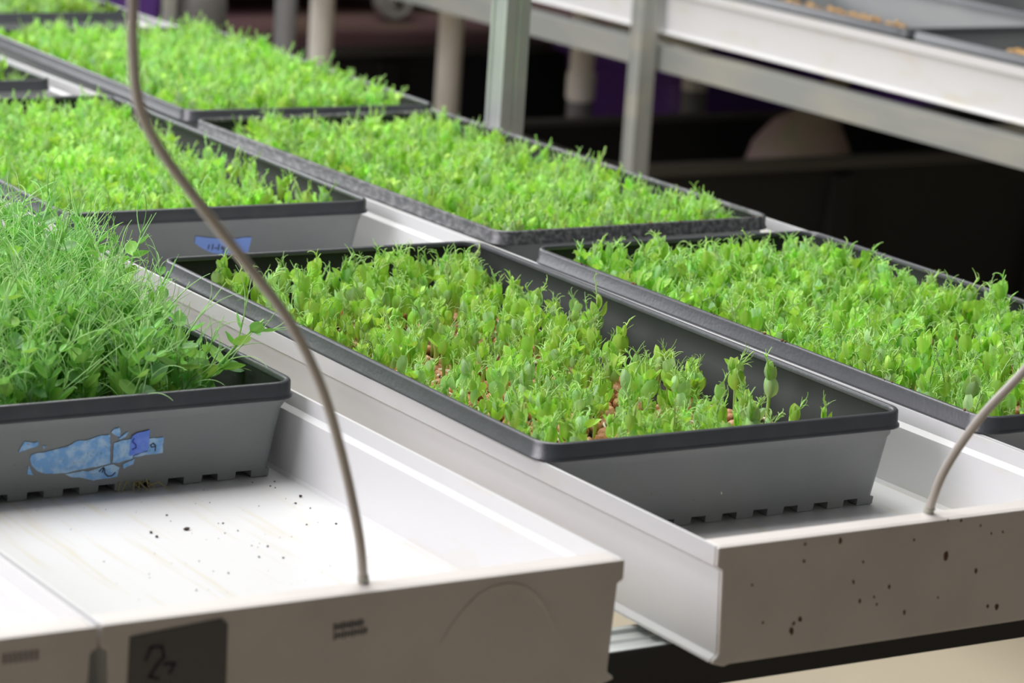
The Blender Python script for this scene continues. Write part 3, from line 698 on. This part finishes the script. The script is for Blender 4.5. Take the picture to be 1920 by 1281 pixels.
b = MB(); b.box(-.74, .64, -.1312, -.1301, -.1091, -.0814); o = obj('beam_shade_strip', b, M['black'], rack, smooth=False); o['label'] = 'black strip standing in for the shaded open side of the cross beam'  # shade inside the open beam, put in as a black strip
# ---------------------------------------------------------------- second rack
r2 = empty('growing_rack', (0, 0, 0)); tag(r2, 'galvanised steel rack on the far side of the dark gap, upper right', 'rack')
strut('side_rail', (1.515, .2, -.1035), (1.515, 3.6, -.1035), .03, .034, M['galv_dull'], r2)
strut('side_rail', (2.45, .2, -.1035), (2.45, 3.6, -.1035), .03, .034, M['galv_dull'], r2)
for y in (2.02, .3, 3.5): strut('post', (1.478, y, FLOOR), (1.478, y, 1.6), .027, .027, M['galv_dull'], r2)
for y in (.3, 3.5): strut('post', (2.48, y, FLOOR), (2.48, y, .5), .027, .027, M['galv_dull'], r2)
for y in (.5, 1.35, 2.2, 3.3): strut('cross_beam', (1.531, y, -.1035), (2.434, y, -.1035), .03, .03, M['galv_dull'], r2)
for q, (x, lab) in enumerate(((1.503, 'long white channel across the dark gap at the upper right'), (1.807, 'second white channel on the far rack, mostly hidden behind the first'), (2.111, 'third white channel on the far rack, behind the second'))):
    make_channel(x, .2, 3.6, -.003, lab, cap=True)
far_trays = [(1.515, .955, 0, 'empty looking grey tray at the upper right edge on the far rack'), (1.515, 1.505, 0, 'grey tray with orange seed along its near rim on the far rack'), (1.515, 2.06, 0, 'grey tray on the far rack behind the post'), (1.815, .82, 0, 'grey seeded tray in the second channel of the far rack, top right corner'), (1.815, 1.375, 0, 'grey tray in the second channel of the far rack, behind the top right corner one')]
ft = [make_tray(a, b_, c, lab, z=.0092, far=True) for a, b_, c, lab in far_trays]
SPL = seedpool(6, .0042)
for k, (tr_, lab, n) in enumerate(((ft[1], 'orange-tan seed heaped along the near rim of the far rack tray', 420), (ft[3], 'orange-tan seed in the top right corner tray', 900), (ft[0], 'a few orange-tan seeds in the far rack tray at the right edge', 60))):
    it = []
    for _ in range(n):
        if k == 0: x, y = .012+abs(random.gauss(0, .016)), random.uniform(.02, .30); z = -.001-.6*max(0, x-.012)+random.uniform(-.008, .003)
        elif k == 1: x, y = random.uniform(.016, .25), random.uniform(.02, .52); z = -.014+random.uniform(-.004, .006)
        else: x, y = .014+abs(random.gauss(0, .008)), random.gauss(.345, .012); z = -.003+random.uniform(-.004, .004)
        if x < .0135 or x > .256: continue
        it.append((x, y, z, 1, random.uniform(0, 6), 0, 0, random.randrange(9)))
    merged('seed_heap', tr_, it, SPL, lab, 'seeds', M['seed_yellow'])
for k, tr_ in enumerate(ft):
    b = MB(); zt = (-.050, -.048, -.05, -.022, -.05)[k]; i = sinset(zt)+.0006
    b.loft([rrect(i+.004, TW-i-.004, i+.004, TL-i-.004, .006, -.056), rrect(i, TW-i, i, TL-i, .008, zt)], caps=(True, True))
    o = obj('potting_soil', b, M['soil'], smooth=False); o.location = tr_.location; tag(o, 'dark soil in the '+('far rack tray at the right edge', 'far rack tray with orange seed', 'far rack tray behind the post', 'top right corner tray', 'second channel tray behind the corner one')[k], 'soil', kind='stuff')

# ---------------------------------------------------------------- background: tanks, pipes, trolley, sack
def tank(x0, x1, y0, y1, zt, label, lid=None):
    t = empty('water_tank', ((x0+x1)/2, y0, FLOOR)); tag(t, label, 'tank', 'black tanks')
    b = MB(); ox, oy = -(x0+x1)/2, -y0
    R_ = lambda i, z, r=.06: [(x+ox, y+oy, z-FLOOR) for x, y, _ in rrect(x0+i, x1-i, y0+i, y1-i, r-min(i, .03), 0)]
    b.loft([R_(.03, FLOOR), R_(.0, zt-.02), R_(.0, zt-.01), R_(.012, zt-.01), R_(.04, FLOOR+.02)], caps=(True, True)); obj('tank_wall', b, M['black'], t, angle=.5)
    b = MB(); b.loft([R_(.012, zt-.018), R_(-.012, zt-.018), R_(-.014, zt-.002), R_(-.010, zt), R_(.008, zt), R_(.012, zt-.004)], cyc=True); obj('tank_rim', b, M['black_rim'], t, angle=.7)
    for k in range(1, 4):
        b = MB(); x = (x1-x0)*(k/4-.5); b.box(x-.02, x+.02, -.012, .02, .02, zt-FLOOR-.03); obj('rib', b, M['black'], t, smooth=False)
    if lid:
        b = MB(); b.loft([R_(.013, zt-.012), R_(.013, zt-.002)], caps=(True, True)); obj('lid', b, lid, t, smooth=False)
    return t
tank(1.66, 3.4, 2.34, 2.74, -.32, 'open black tank with worn rim under the far rack')
tank(1.2, 4.2, 3.545, 5.0, -.32, 'lidded black tank further back carrying the trolley', lid=M['plum'])
def pipe(x, y, z0, z1, r, label, fits=(), m='pipe', lower=None):
    t = empty('standpipe', (x, y, z0)); tag(t, label, 'pipe', 'upright pipes behind the trays')
    b = MB(); zz = z0 if lower is None else lower; b.tube([(0, 0, zz-z0), (0, 0, z1-z0)], r, 20); obj('pipe', b, M[m], t, angle=.6)
    if lower is not None:
        b = MB(); b.tube([(0, 0, 0), (0, 0, lower-z0)], r*1.04, 20); o = obj('lower_pipe', b, M['pipe_grey'], t, angle=.6); o['label'] = 'grey lower section'
    for zf in fits:
        b = MB(); b.tube([(0, 0, zf-z0), (0, 0, zf+.002-z0), (0, 0, zf+.045-z0), (0, 0, zf+.047-z0)], [r*1.02, r*1.17, r*1.17, r*1.02], 20); obj('coupling', b, M[m], t, angle=.6)
pipe(1.567, 3.107, FLOOR, .6, .0205, 'cream pipe standing second from the left behind the trays')
pipe(1.234, 2.608, FLOOR, .6, .0165, 'dark grey pipe standing leftmost behind the trays', m='pipe_grey')
pipe(1.745, 2.979, FLOOR, .16, .0215, 'cream pipe just left of the tall steel post')
pipe(1.905, 2.815, FLOOR, .1, .021, 'cream pipe with a coupling and grey lower section, right of the steel post', fits=(-.302,), lower=-.305)
pipe(2.17, 2.86, FLOOR, .0, .022, 'dim cream pipe behind the second post with grey lower half', lower=-.30)
# trolley on the lidded tank
tr_ = empty('wheeled_trolley', (1.95, 3.85, -.32)); tag(tr_, 'dim plum coloured trolley with a grey caster, top of the picture', 'trolley')
b = MB(); b.loft([rrect(-.75, .35, .06, .75, .05, .085), rrect(-.80, .37, .03, .8, .05, .60)], caps=(True, True)); obj('trolley_body', b, M['plum'], tr_, angle=.5)
for x in (.185,):
    cst = MB()
    prof = [(.0, .0), (.012, .0), (.018, .004), (.026, .004), (.033, .0), (.041, .004), (.042, .016), (.041, .030), (.030, .034), (.0, .034)]
    rings = [[(x+r_*math.cos(2*PI*k/28), yy-.01, .0425+r_*math.sin(2*PI*k/28)) for k in range(28)] for r_, yy in [(max(p[0], .001), p[1]) for p in prof]]
    cst.loft(rings, caps=(True, True)); wo = obj('caster_wheel', cst, M['wheel'], tr_, angle=.6)
    b = MB(); b.tube([(x, -.015, .0425), (x, .03, .0425)], .009, 12); b.box(x-.014, x+.014, .028, .034, .035, .10); obj('caster_hub', b, M['black_rim'], wo, smooth=False)
# grey canister and purple tote, top left
b = MB(); prof = [(.036, 0), (.038, .004), (.038, .10), (.034, .112), (.020, .116), (.018, .135), (.001, .137)]
b.loft([[(r_*math.cos(2*PI*k/24), r_*math.sin(2*PI*k/24), z) for k in range(24)] for r_, z in prof], caps=(True, True))
cn = empty('canister', (1.14, 2.70, -.215)); tag(cn, 'dim grey canister at the top left behind the shoots', 'canister')
obj('canister_body', b, M['canister'], cn, angle=.5)
b = MB(); b.tube([(0, 0, .135), (0, 0, .16)], .021, 16); obj('canister_cap', b, M['black_rim'], cn, angle=.5)
sh = empty('side_table', (.96, 2.76, FLOOR)); tag(sh, 'low dark table behind the top left tray carrying the canister and purple tote', 'table')
b = MB(); b.box(-.25, .22, -.15, .25, .515, .535); obj('tabletop', b, M['black'], sh, smooth=False)
for sx in (-.23, .20):
    for sy in (-.13, .23):
        b = MB(); b.box(sx-.015, sx+.015, sy-.015, sy+.015, 0, .515); obj('leg', b, M['black'], sh, smooth=False)
b = MB(); b.loft([rrect(-.11, .11, -.10, .10, .02, 0), rrect(-.125, .125, -.115, .115, .02, .20), rrect(-.135, .135, -.125, .125, .02, .205), rrect(-.135, .135, -.125, .125, .02, .22)], caps=(True, True))
o = obj('storage_tote', b, M['purple'], angle=.5); o.location = (.95, 2.78, -.215); tag(o, 'dim purple tote at the top left beside the grey canister', 'tote')
b = MB(); b.loft([rrect(-.30, .30, -.18, .18, .04, 0), rrect(-.33, .33, -.20, .20, .04, .42), rrect(-.35, .35, -.22, .22, .04, .43), rrect(-.35, .35, -.22, .22, .04, .46)], caps=(True, True))
o = obj('storage_tote', b, M['purple'], angle=.5); o.location = (2.62, 3.28, FLOOR); tag(o, 'large dark purple tote seen through the gap above the far rack rail', 'tote')
# sack inside the open tank
b = MB(); rings = []
for k, (z, r_, dx) in enumerate([(0, .07, 0), (.04, .10, 0), (.16, .115, 0), (.27, .11, 0), (.34, .10, .002), (.39, .085, .006), (.425, .06, .014), (.44, .036, .026), (.455, .022, .042), (.475, .018, .060), (.50, .026, .080)]):
    rings.append([((r_*(1+.07*math.sin(3*a_+k)+.04*math.sin(7*a_+2*k)))*math.cos(a_)+dx, r_*.85*(1+.06*math.cos(4*a_+k))*math.sin(a_), z) for a_ in [2*PI*j/32 for j in range(32)]])
b.loft(rings, caps=(True, True)); o = obj('plastic_sack', b, M['sack'], angle=None); o.location = (2.17, 2.555, FLOOR+.021); tag(o, 'dim pinkish sack with twisted neck standing in the open black tank', 'sack')
